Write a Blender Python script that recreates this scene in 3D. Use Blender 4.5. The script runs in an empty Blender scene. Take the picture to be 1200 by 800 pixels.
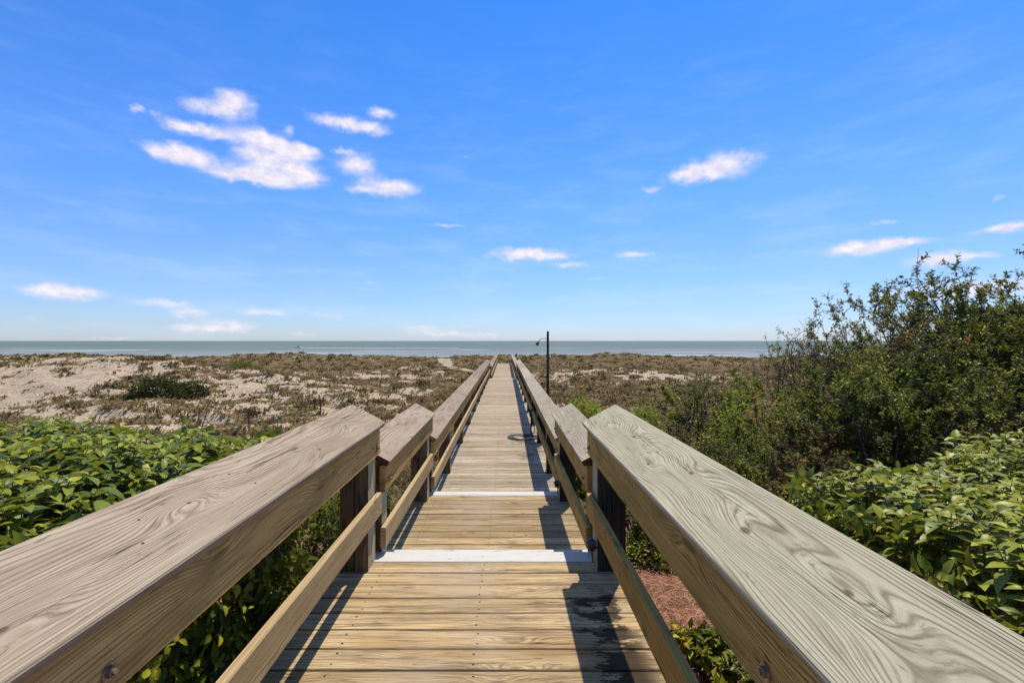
import bpy, math, random
import numpy as np
from mathutils import Vector, noise as mnoise
R = math.radians
rng = np.random.default_rng(7)
random.seed(7)
sc = bpy.context.scene
C = sc.collection

# ------------------------------------------------------------------ camera
EYE = 2.05                      # camera height above the near ground
F = 533.0                       # focal length in photo pixels (1200 wide)
cam = bpy.data.objects.new('camera', bpy.data.cameras.new('camera'))
C.objects.link(cam)
cam.location = (0, 0, EYE)
cam.rotation_euler = (R(90), 0, 0)
cam.data.lens = 36 * F / 1200
cam.data.sensor_width = 36
cam.data.shift_x = 8 / 1200
cam.data.shift_y = -0.0006
cam.data.clip_start = 0.02
cam.data.clip_end = 60000
sc.camera = cam
sc.view_settings.view_transform = 'Standard'
sc.view_settings.look = 'None'
sc.view_settings.gamma = 1
sc.view_settings.exposure = 0.60
sc.view_settings.use_curve_mapping = False

# ------------------------------------------------------------------ node helper
class S:
    """a socket with arithmetic"""
    def __init__(s, nt, sock): s.nt = nt; s.s = sock
    def _m(s, op, *a, clamp=False):
        n = s.nt.nodes.new('ShaderNodeMath'); n.operation = op; n.use_clamp = clamp
        for i, v in enumerate((s,) + a):
            if isinstance(v, S): s.nt.links.new(v.s, n.inputs[i])
            else: n.inputs[i].default_value = v
        return S(s.nt, n.outputs[0])
    def __add__(s, o): return s._m('ADD', o)
    __radd__ = __add__
    def __sub__(s, o): return s._m('SUBTRACT', o)
    def __rsub__(s, o): return (s * -1) + o
    def __mul__(s, o): return s._m('MULTIPLY', o)
    __rmul__ = __mul__
    def __truediv__(s, o): return s._m('DIVIDE', o)
    def pw(s, e): return s._m('POWER', e)
    def sin(s): return s._m('SINE')
    def exp(s): return s._m('EXPONENT')
    def sqrt(s): return s._m('SQRT')
    def abs(s): return s._m('ABSOLUTE')
    def mx(s, o): return s._m('MAXIMUM', o)
    def mn(s, o): return s._m('MINIMUM', o)
    def step(s, a, b):
        n = s.nt.nodes.new('ShaderNodeMapRange'); n.interpolation_type = 'SMOOTHSTEP'
        s.nt.links.new(s.s, n.inputs[0]); n.inputs[1].default_value = a; n.inputs[2].default_value = b
        return S(s.nt, n.outputs[0])
def xyz(nt, x, y, z=0.0):
    n = nt.nodes.new('ShaderNodeCombineXYZ')
    for i, v in enumerate((x, y, z)):
        if isinstance(v, S): nt.links.new(v.s, n.inputs[i])
        else: n.inputs[i].default_value = v
    return S(nt, n.outputs[0])
def sep(nt, v):
    n = nt.nodes.new('ShaderNodeSeparateXYZ'); nt.links.new(v.s, n.inputs[0])
    return [S(nt, o) for o in n.outputs]
def noi(nt, v, scale=1.0, detail=2.0, rough=0.5, dist=0.0):
    n = nt.nodes.new('ShaderNodeTexNoise'); nt.links.new(v.s, n.inputs['Vector'])
    n.inputs['Scale'].default_value = scale; n.inputs['Detail'].default_value = detail
    n.inputs['Roughness'].default_value = rough; n.inputs['Distortion'].default_value = dist
    return S(nt, n.outputs[0])
def mix(nt, f, a, b, mode='MIX'):
    n = nt.nodes.new('ShaderNodeMix'); n.data_type = 'RGBA'; n.blend_type = mode
    for i, v in ((0, f), (6, a), (7, b)):
        if isinstance(v, S): nt.links.new(v.s, n.inputs[i])
        elif i == 0: n.inputs[0].default_value = v
        else: n.inputs[i].default_value = (*v, 1)
    return S(nt, n.outputs[2])
def mat(name):
    m = bpy.data.materials.new(name); m.use_nodes = True
    nt = m.node_tree
    b = nt.nodes['Principled BSDF']
    return m, nt, b
def attr(nt, name):
    n = nt.nodes.new('ShaderNodeAttribute'); n.attribute_name = name
    return S(nt, n.outputs['Fac'])
def texc(nt, which):
    n = nt.nodes.new('ShaderNodeTexCoord'); return S(nt, n.outputs[which])
def bump(nt, b, h, strength, dist):
    n = nt.nodes.new('ShaderNodeBump'); n.inputs['Strength'].default_value = strength
    n.inputs['Distance'].default_value = dist
    nt.links.new(h.s, n.inputs['Height']); nt.links.new(n.outputs[0], b.inputs['Normal'])
def setc(nt, b, c):
    nt.links.new(c.s, b.inputs['Base Color'])

# ------------------------------------------------------------------ world and sun
SUN = Vector((0.19, 0.37, 1.0)).normalized()
elev = math.asin(SUN.z); azim = math.atan2(SUN.x, SUN.y)
w = bpy.data.worlds.new('World'); sc.world = w; w.use_nodes = True
nt = w.node_tree
bg = nt.nodes['Background']; bg.inputs[1].default_value = 0.10
sky = nt.nodes.new('ShaderNodeTexSky'); sky.sky_type = 'NISHITA'; sky.sun_disc = False
sky.sun_elevation = elev; sky.sun_rotation = azim; sky.altitude = 0
sky.air_density = 1.0; sky.dust_density = 0.15; sky.ozone_density = 1.6
hs = nt.nodes.new('ShaderNodeHueSaturation'); hs.inputs['Saturation'].default_value = 1.0
nt.links.new(sky.outputs[0], hs.inputs['Color'])
dx, dy, dz = sep(nt, texc(nt, 'Generated'))
az = dx._m('ARCTAN2', dy)
el = dz._m('ARCSINE')
# clouds: direction (photo-measured azimuth/elevation), half sizes, strength
CL = [(240,126,30,10,.8),(276,121,28,15,1),(162,129,10,6,.7),(182,132,8,5,.4),(208,147,28,8,.8),(246,154,36,9,.8),(190,176,28,11,.8),(222,184,34,14,1),(303,160,32,12,.85),(330,172,38,10,.85),(296,182,26,9,.75),(352,178,30,8,.7),(292,201,36,11,.8),(340,194,34,11,1),(322,212,48,10,.8),(362,208,24,8,.8),(400,176,14,3,.4),(338,152,10,6,.5),(262,205,20,6,.5),
      (392,142,34,9,.9),(430,150,30,8,.8),(446,132,20,7,.9),(418,192,23,14,1),(420,222,20,5,.5),(458,220,38,12,1),
      (522,264,28,4,.55),(612,297,44,9,1),(650,300,30,4,.6),(668,310,24,5,.6),(742,298,26,5,.8),(702,326,30,4,.35),
      (845,195,46,17,1),(800,206,28,9,.7),(765,222,14,5,.6),(1010,291,50,12,1),(1062,283,40,5,.7),(1100,303,44,11,.95),(1150,299,24,5,.6),
      (1180,267,52,7,.95),(1168,231,12,6,.5),(1038,260,20,3,.5),(545,185,8,3,.35),
      (75,342,60,11,1),(190,355,40,7,.7),(222,367,34,7,.6),(258,382,44,9,.6),(307,365,34,7,.7),(385,369,28,6,.55),
      (495,384,34,7,.55),(130,396,50,4,.5),(355,391,26,5,.45),(560,392,60,4,.4),(240,384,60,7,.5),(40,372,30,5,.35),(430,330,24,4,.3),(1080,345,120,16,.5),(1160,335,60,14,.55),(520,391,50,4,.3)]
nv = xyz(nt, az * 1.0, el * 1.5, 0.0)
n1 = noi(nt, nv, 30.0, 7.0, 0.58, 0.0) - 0.5
n2 = noi(nt, nv, 5.0, 3.0, 0.5) - 0.5
# warp the lookup so that the outlines billow
wx = az + (noi(nt, nv, 26.0, 5.0, 0.6) - 0.5) * 0.040
we = el + (noi(nt, xyz(nt, az, el * 1.5, 3.3), 30.0, 5.0, 0.6) - 0.5) * 0.024
tot = None
for (px, py, a, b_, s_) in CL:
    fx, fy = (px - 592) / F, (399 - py) / F
    ca = math.atan2(fx, 1.0); ce = math.atan2(fy, math.hypot(1, fx))
    wa = .96 * a / F / (1 + fx * fx); wb = .90 * b_ / F / math.hypot(1, fx)
    ddx = (wx - ca) * (1 / wa); dde = (we - ce) * (1 / wb)
    g = ((ddx * ddx + dde * dde) * -1.1).exp() * s_
    tot = g if tot is None else tot + g
dens = (tot + n1 * 1.5 * (tot.mn(1.0) + 0.10)).step(0.17, 1.15)
dens = dens.pw(0.8) * 0.95
# high thin veil towards the right horizon
veil = (noi(nt, xyz(nt, az * 2.0, el * 9.0, 1.0), 3.0, 5.0, 0.6).step(0.42, 0.75)) * (el.step(0.75, 0.05)) * 0.13
shade = noi(nt, nv, 40.0, 5.0, 0.6)
cloudc = mix(nt, shade.step(0.3, 0.7), (5.3, 5.0, 5.8), (6.9, 6.4, 6.8))
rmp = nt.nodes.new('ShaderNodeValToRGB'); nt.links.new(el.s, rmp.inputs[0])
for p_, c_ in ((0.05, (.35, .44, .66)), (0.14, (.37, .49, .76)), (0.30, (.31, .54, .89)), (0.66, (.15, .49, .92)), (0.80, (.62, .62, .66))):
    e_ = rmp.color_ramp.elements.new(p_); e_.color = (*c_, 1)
rmp.color_ramp.elements[0].color = (.33, .41, .64, 1); rmp.color_ramp.elements[-1].color = (.85, .80, .78, 1)   # unseen neutral bright zenith, added to take the blue out of shaded areas
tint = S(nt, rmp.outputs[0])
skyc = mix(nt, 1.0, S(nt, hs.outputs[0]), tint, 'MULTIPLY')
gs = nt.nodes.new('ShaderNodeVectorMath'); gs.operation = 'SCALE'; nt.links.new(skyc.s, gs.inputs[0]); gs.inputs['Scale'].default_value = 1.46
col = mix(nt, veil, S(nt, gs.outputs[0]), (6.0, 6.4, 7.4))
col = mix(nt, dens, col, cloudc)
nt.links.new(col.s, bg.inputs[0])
sun = bpy.data.objects.new('sun', bpy.data.lights.new('sun', 'SUN'))
C.objects.link(sun)
sun.data.energy = 3.4; sun.data.angle = R(0.5); sun.data.color = (1, 0.93, 0.82)
sun.rotation_euler = SUN.to_track_quat('Z', 'Y').to_euler()
sun.location = (5, 10, 30)

# ------------------------------------------------------------------ object helpers
def tag(o, label=None, cat=None, group=None, kind=None):
    if label: o['label'] = label
    if cat: o['category'] = cat
    if group: o['group'] = group
    if kind: o['kind'] = kind
    return o
def thing(name, loc, label, cat, group=None):
    o = bpy.data.objects.new(name, None); C.objects.link(o); o.location = loc
    o.empty_display_size = 0.2
    return tag(o, label, cat, group)
class MB:
    """mesh collector: verts, faces, per-corner uv, per-face tone and material"""
    def __init__(s): s.v = []; s.f = []; s.uv = []; s.t = []; s.m = []
    def face(s, idx, uvs=None, tone=0.5, m=0):
        s.f.append(idx); s.uv.append(uvs or [(0, 0)] * len(idx)); s.t.append(tone); s.m.append(m)
    def board(s, o, A, B, N, L, W, T, tone=None, m=0, mend=None, ch=0.004, nseg=1, wob=0.0):
        """a chamfered board: A along, B across, N up; o = centre of its start end, on its TOP face"""
        o, A, B, N = (Vector(q) for q in (o, A, B, N))
        tone = random.random() if tone is None else tone
        off = random.uniform(0, 60)
        h = W / 2; c = ch
        prof = [(-h + c, 0), (h - c, 0), (h, -c), (h, -T + c), (h - c, -T), (-h + c, -T), (-h, -T + c), (-h, -c)]
        per = [0]
        for i in range(8):
            a, b = prof[i], prof[(i + 1) % 8]; per.append(per[-1] + math.hypot(b[0] - a[0], b[1] - a[1]))
        st = len(s.v)
        w1 = random.uniform(-wob, wob); w2 = random.uniform(-wob, wob)
        for k in range(nseg + 1):
            q = k / nseg
            sw = w1 * math.sin(q * math.pi) ; sz = w2 * math.sin(q * math.pi)
            for (b, n) in prof: s.v.append(o + A * (L * q) + B * (b + sw) + N * (n + sz))
        for k in range(nseg):
            for i in range(8):
                j = (i + 1) % 8; a0 = st + k * 8
                u0, u1 = off + L * k / nseg, off + L * (k + 1) / nseg
                p0, p1 = per[i] - h + c, per[i + 1] - h + c
                s.face((a0 + j, a0 + i, a0 + 8 + i, a0 + 8 + j), [(u0, p1), (u0, p0), (u1, p0), (u1, p1)], tone, m)
        me = m if mend is None else mend
        s.face(tuple(st + i for i in range(8)), [(off + p[1] * .2, p[0]) for p in prof], tone, me)
        e = st + nseg * 8
        s.face(tuple(e + i for i in reversed(range(8))), [(off + prof[i][1] * .2, prof[i][0]) for i in reversed(range(8))], tone, me)
    def disc(s, c, N, r, n=8, m=0, tone=.5, h=0.0):
        c, N = Vector(c), Vector(N); a = N.orthogonal().normalized(); b = N.cross(a)
        st = len(s.v)
        for i in range(n): s.v.append(c + N * h + (a * math.cos(i * 2 * math.pi / n) + b * math.sin(i * 2 * math.pi / n)) * r)
        s.face(tuple(range(st, st + n)), None, tone, m)
        if h > 0:
            for i in range(n): s.v.append(c + (a * math.cos(i * 2 * math.pi / n) + b * math.sin(i * 2 * math.pi / n)) * r)
            for i in range(n):
                j = (i + 1) % n; s.face((st + j, st + i, st + n + i, st + n + j), None, tone, m)
    def tube(s, pts, rs, n=8, tone=.5, m=0, cap=True):
        pts = [Vector(p) for p in pts]
        st = len(s.v); ref = None
        for k, p in enumerate(pts):
            d = (pts[min(k + 1, len(pts) - 1)] - pts[max(k - 1, 0)])
            d = d.normalized() if d.length > 1e-9 else Vector((0, 0, 1))
            if ref is None: ref = d.orthogonal().normalized()
            ref = (ref - d * ref.dot(d)); ref = ref.normalized() if ref.length > 1e-6 else d.orthogonal().normalized()
            b = d.cross(ref); r = rs[k] if hasattr(rs, '__len__') else rs
            for i in range(n):
                a = 2 * math.pi * i / n
                s.v.append(p + (ref * math.cos(a) + b * math.sin(a)) * r)
        for k in range(len(pts) - 1):
            for i in range(n):
                j = (i + 1) % n; a0 = st + k * n
                s.face((a0 + i, a0 + j, a0 + n + j, a0 + n + i), [(k*.1, i*.02), (k*.1, j*.02), (k*.1+.1, j*.02), (k*.1+.1, i*.02)], tone, m)
        if cap:
            s.face(tuple(reversed(range(st, st + n))), None, tone, m)
            e = st + (len(pts) - 1) * n
            s.face(tuple(range(e, e + n)), None, tone, m)
    def build(s, name, mats, parent=None, origin=None, smooth=False):
        me = bpy.data.meshes.new(name)
        org = Vector(origin) if origin is not None else (Vector(parent.location) if parent is not None else Vector((0, 0, 0)))
        off = org
        me.from_pydata([tuple(Vector(v) - off) for v in s.v], [], s.f)
        uvl = me.uv_layers.new(name='UVMap')
        flat = np.array([c for f in s.uv for c in f], dtype=np.float32).ravel()
        uvl.data.foreach_set('uv', flat)
        at = me.attributes.new('tone', 'FLOAT', 'FACE'); at.data.foreach_set('value', np.array(s.t, dtype=np.float32))
        for m_ in (mats if isinstance(mats, (list, tuple)) else [mats]): me.materials.append(m_)
        me.polygons.foreach_set('material_index', np.array(s.m, dtype=np.int32))
        if smooth: me.polygons.foreach_set('use_smooth', np.ones(len(s.f), dtype=bool))
        me.update()
        o = bpy.data.objects.new(name, me); C.objects.link(o)
        if parent is not None: o.parent = parent; o.location = org - Vector(parent.location) if origin is not None else (0, 0, 0)
        elif origin is not None: o.location = org
        return o
def npmesh(name, V, Fc, nper, tone, m, parent=None, smooth=True):
    """fast mesh from numpy arrays: V (n,3), Fc (k,nper)"""
    me = bpy.data.meshes.new(name)
    me.vertices.add(len(V)); me.vertices.foreach_set('co', V.astype(np.float32).ravel())
    me.loops.add(Fc.size); me.loops.foreach_set('vertex_index', Fc.astype(np.int32).ravel())
    me.polygons.add(len(Fc)); me.polygons.foreach_set('loop_start', np.arange(0, Fc.size, nper, dtype=np.int32))
    if smooth: me.polygons.foreach_set('use_smooth', np.ones(len(Fc), dtype=bool))
    at = me.attributes.new('tone', 'FLOAT', 'POINT'); at.data.foreach_set('value', tone.astype(np.float32))
    me.materials.append(m); me.update(calc_edges=True)
    o = bpy.data.objects.new(name, me); C.objects.link(o)
    if parent is not None: o.parent = parent
    return o

# ------------------------------------------------------------------ materials
def wood(name, light, dark, streak, ring=0.010, ringk=0.55, knots=None, knot_d=1.0, stain=None, yellow=None, rough=0.85, bmp=1.0, toneamp=0.35, blotch=None, green=None):
    m, nt, b = mat(name)
    u, v, _ = sep(nt, texc(nt, 'UV'))
    tone = attr(nt, 'tone')
    wob = noi(nt, xyz(nt, u * 1.1, v * 5.0), 1.0, 2.0, 0.45) - 0.5
    wob2 = noi(nt, xyz(nt, u * 5.0, v * 22.0), 1.0, 1.5, 0.5) - 0.5
    hh = noi(nt, xyz(nt, u * 0.45, 3.7), 1.0, 1.0) * 0.26 - 0.06
    vc = (noi(nt, xyz(nt, u * 0.3, 9.1), 1.0, 1.0) - 0.5) * 0.22
    vv = v - vc
    r = (vv * vv + hh * hh).sqrt() * 0.42 + v * 0.62 + wob * 0.020 + wob2 * 0.005
    # knots
    kd = None; core = None
    vor = nt.nodes.new('ShaderNodeTexVoronoi'); vor.voronoi_dimensions = '2D'
    nt.links.new(xyz(nt, u * 1.15 * knot_d, v * 4.2 * knot_d).s, vor.inputs['Vector']); vor.inputs['Scale'].default_value = 1.0
    d = S(nt, vor.outputs['Distance'])
    kd = ((d * d) * -26.0).exp() * 0.034
    core = (d + wob2 * 0.09).step(0.070, 0.02) * 0.7
    if knots:
        ob = sep(nt, texc(nt, 'Object'))
        kd = kd * 0.3; core = core * 0.0
        for (ky, kv, sz) in knots:       # along-boardwalk position, across position in the board
            a = (ob[1] - ky); c = (v - kv)
            q = (a * a) * (1 / (0.20 * sz) ** 2) + (c * c) * (1 / (0.05 * sz) ** 2)
            kd = kd + (q * -1.0).exp() * (0.050 * sz)
            q2 = (a * a) * (1 / (0.015 * sz) ** 2) + (c * c) * (1 / (0.007 * sz) ** 2) + wob2 * 1.2
            core = core.mx(q2.step(1.6, 0.1))
    r = r + kd
    rg = ((r * (2 * math.pi / ring)).sin() * 0.5 + 0.5).pw(3.0)
    rgf = noi(nt, xyz(nt, u * 2.0, v * 14.0), 1.0, 2.0).step(0.20, 0.60) * 0.8 + 0.2
    st1 = noi(nt, xyz(nt, u * 3.0, r * 420.0, v * 40.0), 1.0, 4.0, 0.7)
    st2 = noi(nt, xyz(nt, u * 1.6, r * 95.0, v * 20.0), 1.0, 3.0, 0.6)
    bl = noi(nt, xyz(nt, u * 2.3, v * 9.0), 1.0, 4.0, 0.6)
    c = mix(nt, rg * (rgf * ringk + ringk * 0.35), light, dark)
    c = mix(nt, st1.step(0.50, 0.68) * 0.7, c, streak)
    c = mix(nt, st1.step(0.48, 0.34) * 0.65, c, dark)
    c = mix(nt, noi(nt, xyz(nt, u * 30.0, v * 160.0, 6.0), 1.0, 2.0).step(.66, .74) * .5, c, dark)
    c = mix(nt, st2.step(0.50, 0.72) * 0.55, c, dark)
    if blotch: c = mix(nt, bl.step(0.48, 0.72) * 0.65, c, blotch)
    if yellow:
        yl = noi(nt, xyz(nt, u * 1.2, v * 7.0, 5.0), 1.0, 2.0).step(0.45, 0.7)
        c = mix(nt, yl * 0.55, c, yellow)
    sp = noi(nt, xyz(nt, u * 9.0, v * 40.0, 11.0), 1.0, 3.0, .7).step(.64, .72)
    c = mix(nt, sp * .55, c, tuple(x * .5 for x in dark))
    lb = noi(nt, xyz(nt, u * 0.9, v * 4.0, 15.0), 1.0, 5.0, .65).step(.45, .70)
    c = mix(nt, lb * .35, c, tuple(x * 1.15 for x in dark))
    if green:
        gm = noi(nt, xyz(nt, u * 2.2, v * 3.0, 8.0), 1.0, 4.0, 0.6).step(0.50, 0.68)
        c = mix(nt, gm * 0.6, c, green)
    crk = noi(nt, xyz(nt, u * 1.4, v * 75.0, 2.0), 1.0, 1.0, 0.4)
    crk2 = ((crk - 0.5).abs()).step(0.014, 0.003) * noi(nt, xyz(nt, u * 1.9, v * 11.0, 7.0), 1.0, 2.0).step(0.50, 0.60)
    c = mix(nt, crk2 * 0.8, c, tuple(x * 0.16 for x in dark))
    c = mix(nt, core * 0.75, c, (dark[0] * 0.42, dark[1] * 0.33, dark[2] * 0.28))
    # per board tone
    tm = (tone - 0.5) * toneamp + 1.0
    g = nt.nodes.new('ShaderNodeVectorMath'); g.operation = 'SCALE'
    nt.links.new(c.s, g.inputs[0]); nt.links.new(tm.s, g.inputs['Scale'])
    c = S(nt, g.outputs[0])
    if stain:
        edg = (v.abs() + (st2 - 0.5) * 0.03).step(0.052, 0.072) * noi(nt, xyz(nt, u * 1.5, v * 3.0, 4.0), 1.0, 3.0).step(0.35, 0.6)
        dirt = noi(nt, xyz(nt, u * 1.3 + 3.0, v * 26.0, 1.5), 1.0, 5.0, .7).step(.47, .68)
        c = mix(nt, dirt * 0.62, c, (0.135, 0.095, 0.06))
        fine = noi(nt, xyz(nt, u * 6.0, v * 190.0, 2.5), 1.0, 3.0, .6).step(.55, .66)
        c = mix(nt, fine * 0.6, c, (0.12, 0.07, 0.035))
        c = mix(nt, edg * 0.6, c, (0.10, 0.055, 0.03))
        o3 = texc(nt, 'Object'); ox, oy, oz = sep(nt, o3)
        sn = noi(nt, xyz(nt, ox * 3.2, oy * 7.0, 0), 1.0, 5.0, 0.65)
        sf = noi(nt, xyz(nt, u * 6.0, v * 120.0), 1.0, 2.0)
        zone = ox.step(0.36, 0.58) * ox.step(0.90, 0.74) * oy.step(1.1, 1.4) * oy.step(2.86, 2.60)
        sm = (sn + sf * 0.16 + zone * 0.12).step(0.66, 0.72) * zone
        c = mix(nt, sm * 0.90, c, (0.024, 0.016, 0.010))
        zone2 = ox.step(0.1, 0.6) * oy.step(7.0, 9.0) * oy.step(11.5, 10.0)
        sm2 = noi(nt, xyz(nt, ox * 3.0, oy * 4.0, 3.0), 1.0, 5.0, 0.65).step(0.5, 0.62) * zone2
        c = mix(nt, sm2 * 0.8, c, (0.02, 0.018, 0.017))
        # pale lime-yellow weathering on the left half, scuffed grey down the middle
        c = mix(nt, ((ox + 0.14).abs()).step(0.45, 0.05) * noi(nt, xyz(nt, ox * 2, oy * 1.3, 1), 1.0, 4.0).step(0.4, 0.6) * 0.45, c, (0.37, 0.30, 0.22))
    setc(nt, b, c)
    b.inputs['Roughness'].default_value = rough
    b.inputs['Specular IOR Level'].default_value = 0.08
    h = rg * -0.30 + st1 * -0.45 + st2 * -0.5 + crk2 * -1.6 + core * -0.5
    bump(nt, b, h, 0.55 * bmp, 0.0022)
    return m

# explicit knots on the big near caps (y along the walk, v across the board top)
KR = [(2.70, -0.03, 0.9), (2.28, 0.015, 1.25), (1.88, -0.045, 0.9), (1.62, 0.035, 1.1), (1.18, -0.01, 1.4), (0.86, 0.02, .9), (0.6, -0.05, 1.2)]
KL = [(2.62, 0.0, .8), (2.15, 0.05, 1.1), (1.35, -0.02, .7), (0.8, 0.04, .8)]
M = {}
M['cap_left'] = wood('weathered_brown_grey_timber', (0.42, 0.335, 0.235), (0.17, 0.12, 0.075), (0.50, 0.42, 0.31), ring=0.0052, ringk=.60, knots=KL, blotch=(0.33, 0.26, 0.18), bmp=1.2)
M['cap_right'] = wood('weathered_green_grey_timber', (0.46, 0.415, 0.285), (0.19, 0.155, 0.09), (0.54, 0.50, 0.36), ring=0.0056, ringk=.66, knots=KR, blotch=(0.38, 0.345, 0.23), bmp=1.3)
M['cap_far_left'] = wood('weathered_mauve_timber', (0.34, 0.265, 0.19), (0.13, 0.095, 0.065), (0.43, 0.35, 0.26), blotch=(0.22, 0.165, 0.115), knot_d=1.3)
M['cap_far_right'] = wood('weathered_pale_timber', (0.47, 0.395, 0.285), (0.21, 0.165, 0.11), (0.55, 0.475, 0.36), blotch=(0.37, 0.305, 0.215), knot_d=1.0)
M['rail'] = wood('golden_brown_rail_timber', (0.64, 0.40, 0.13), (0.24, 0.12, 0.04), (0.72, 0.50, 0.20), ring=0.006, ringk=.6, blotch=(0.30, 0.18, 0.07), green=(0.26, 0.20, 0.06))
M['rail_low'] = wood('pale_rail_timber', (0.47, 0.35, 0.185), (0.25, 0.16, 0.07), (0.55, 0.43, 0.26), ring=0.008, ringk=.5, blotch=(0.35, 0.24, 0.11))
M['rail_right'] = wood('brown_right_rail_timber', (0.54, 0.35, 0.095), (0.17, 0.09, 0.028), (0.62, 0.43, 0.15), ring=0.006, ringk=.6, blotch=(0.22, 0.135, 0.045), green=(0.22, 0.18, 0.045))
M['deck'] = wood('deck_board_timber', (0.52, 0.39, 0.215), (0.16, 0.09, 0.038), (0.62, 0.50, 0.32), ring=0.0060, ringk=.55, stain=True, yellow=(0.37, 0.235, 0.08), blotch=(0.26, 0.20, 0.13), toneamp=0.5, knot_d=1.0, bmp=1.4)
M['deck_far'] = wood('greyed_deck_board_timber', (0.50, 0.41, 0.29), (0.20, 0.145, 0.09), (0.58, 0.50, 0.38), ring=0.0060, ringk=.50, stain=True, yellow=(0.42, 0.31, 0.17), blotch=(0.35, 0.285, 0.21), toneamp=0.5, knot_d=1.0, bmp=1.4)
M['post'] = wood('shaded_brown_post_timber', (0.21, 0.145, 0.075), (0.06, 0.04, 0.022), (0.28, 0.20, 0.11), ring=0.02, ringk=.5, green=(0.16, 0.14, 0.035), blotch=(0.03, 0.02, 0.015))  # weathered brown, with the shade of the post fronts put into the colour
M['post_black'] = wood('shaded_black_post_timber', (0.055, 0.045, 0.032), (0.015, 0.012, 0.01), (0.10, 0.085, 0.06), ring=0.02, ringk=.5, blotch=(0.02, 0.016, 0.012), green=(0.05, 0.045, 0.02))  # right posts: near-black shade of the fronts painted into the colour
M['post_side'] = wood('lit_post_face_timber', (0.42, 0.37, 0.25), (0.22, 0.18, 0.10), (0.48, 0.44, 0.32), ring=0.02, ringk=.4, green=(0.28, 0.29, 0.14))  # lit look of the inner post face painted in as a paler timber
def simple(name, colr, rough=.6, metal=0.0, nscale=None, col2=None, spec=.5):
    m, nt, b = mat(name)
    if nscale:
        n = noi(nt, texc(nt, 'Object'), nscale, 4.0, .6)
        setc(nt, b, mix(nt, n.step(.35, .65), colr, col2))
    else: b.inputs['Base Color'].default_value = (*colr, 1)
    b.inputs['Roughness'].default_value = rough; b.inputs['Metallic'].default_value = metal
    b.inputs['Specular IOR Level'].default_value = spec
    return m
M['end'] = simple('red_stained_end_grain', (0.13, 0.035, 0.025), .9, 0, 60, (0.06, 0.02, 0.015))
M['nail'] = simple('rusty_nail', (0.035, 0.02, 0.014), .8, .3)
M['bolt'] = simple('galvanised_bolt', (0.42, 0.36, 0.28), .45, .8, 90, (0.22, 0.13, 0.08))
M['joist'] = simple('joist_timber', (0.16, 0.12, 0.07), .9, 0, 8, (0.09, 0.065, 0.04))
def whitepaint():
    m, nt, b = mat('worn_white_paint')
    o = texc(nt, 'Object'); ox, oy, oz = sep(nt, o)
    n = noi(nt, xyz(nt, ox * 5, oy * 30, oz * 30), 1.0, 5.0, .7)
    n2 = noi(nt, xyz(nt, ox * 40, oy * 90, oz * 90), 1.0, 2.0, .6)
    c = mix(nt, n.step(.45, .75) * .5, (0.52, 0.50, 0.44), (0.36, 0.32, 0.25))
    c = mix(nt, (n + n2 * .35).step(.79, .85), c, (0.25, 0.19, 0.13))
    setc(nt, b, c); b.inputs['Roughness'].default_value = .6
    bump(nt, b, n2, .3, .001)
    return m
M['white'] = whitepaint()

def leafmat(name, cols, under, gloss=.38, trans=.25, tcol=(0.42, 0.46, 0.03)):
    m, nt, b = mat(name)
    t = attr(nt, 'tone')
    r = nt.nodes.new('ShaderNodeValToRGB'); nt.links.new(t.s, r.inputs[0])
    e = r.color_ramp.elements
    while len(e) < len(cols): e.new(0.5)
    for i, (p, c) in enumerate(cols): e[i].position = p; e[i].color = (*c, 1)
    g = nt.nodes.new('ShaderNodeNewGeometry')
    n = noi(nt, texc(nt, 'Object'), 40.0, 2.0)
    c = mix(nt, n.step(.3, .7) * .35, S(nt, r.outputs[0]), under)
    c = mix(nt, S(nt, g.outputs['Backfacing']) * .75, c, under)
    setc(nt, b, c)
    b.inputs['Roughness'].default_value = gloss
    b.inputs['Specular IOR Level'].default_value = .22
    tr = nt.nodes.new('ShaderNodeBsdfTranslucent')
    tc = mix(nt, .55, c, tcol); nt.links.new(tc.s, tr.inputs[0])
    ms = nt.nodes.new('ShaderNodeMixShader'); ms.inputs[0].default_value = trans
    nt.links.new(b.outputs[0], ms.inputs[1]); nt.links.new(tr.outputs[0], ms.inputs[2])
    nt.links.new(ms.outputs[0], nt.nodes['Material Output'].inputs[0])
    return m
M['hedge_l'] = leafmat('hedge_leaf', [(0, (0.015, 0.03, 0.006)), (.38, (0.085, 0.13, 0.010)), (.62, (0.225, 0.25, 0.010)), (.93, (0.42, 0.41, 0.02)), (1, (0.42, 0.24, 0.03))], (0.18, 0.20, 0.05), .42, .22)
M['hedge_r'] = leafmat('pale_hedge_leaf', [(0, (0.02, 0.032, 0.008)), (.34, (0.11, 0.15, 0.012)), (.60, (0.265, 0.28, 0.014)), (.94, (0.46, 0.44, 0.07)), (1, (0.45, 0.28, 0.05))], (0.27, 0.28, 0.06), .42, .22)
M['shrub'] = leafmat('shrub_leaf', [(0, (0.016, 0.022, 0.007)), (.33, (0.12, 0.145, 0.014)), (.60, (0.33, 0.35, 0.022)), (1, (0.44, 0.38, 0.04))], (0.12, 0.13, 0.04), .5, .2)
M['shrub_brown'] = leafmat('brownish_shrub_leaf', [(0, (0.035, 0.028, 0.01)), (.35, (0.15, 0.135, 0.025)), (.65, (0.27, 0.20, 0.045)), (1, (0.46, 0.19, 0.05))], (0.16, 0.13, 0.05), .5, .25, (0.34, 0.27, 0.04))
M['lime'] = leafmat('lime_shrub_leaf', [(0, (0.05, 0.09, 0.010)), (.4, (0.18, 0.27, 0.018)), (1, (0.42, 0.48, 0.035))], (0.15, 0.19, 0.05), .6, .4)
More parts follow.
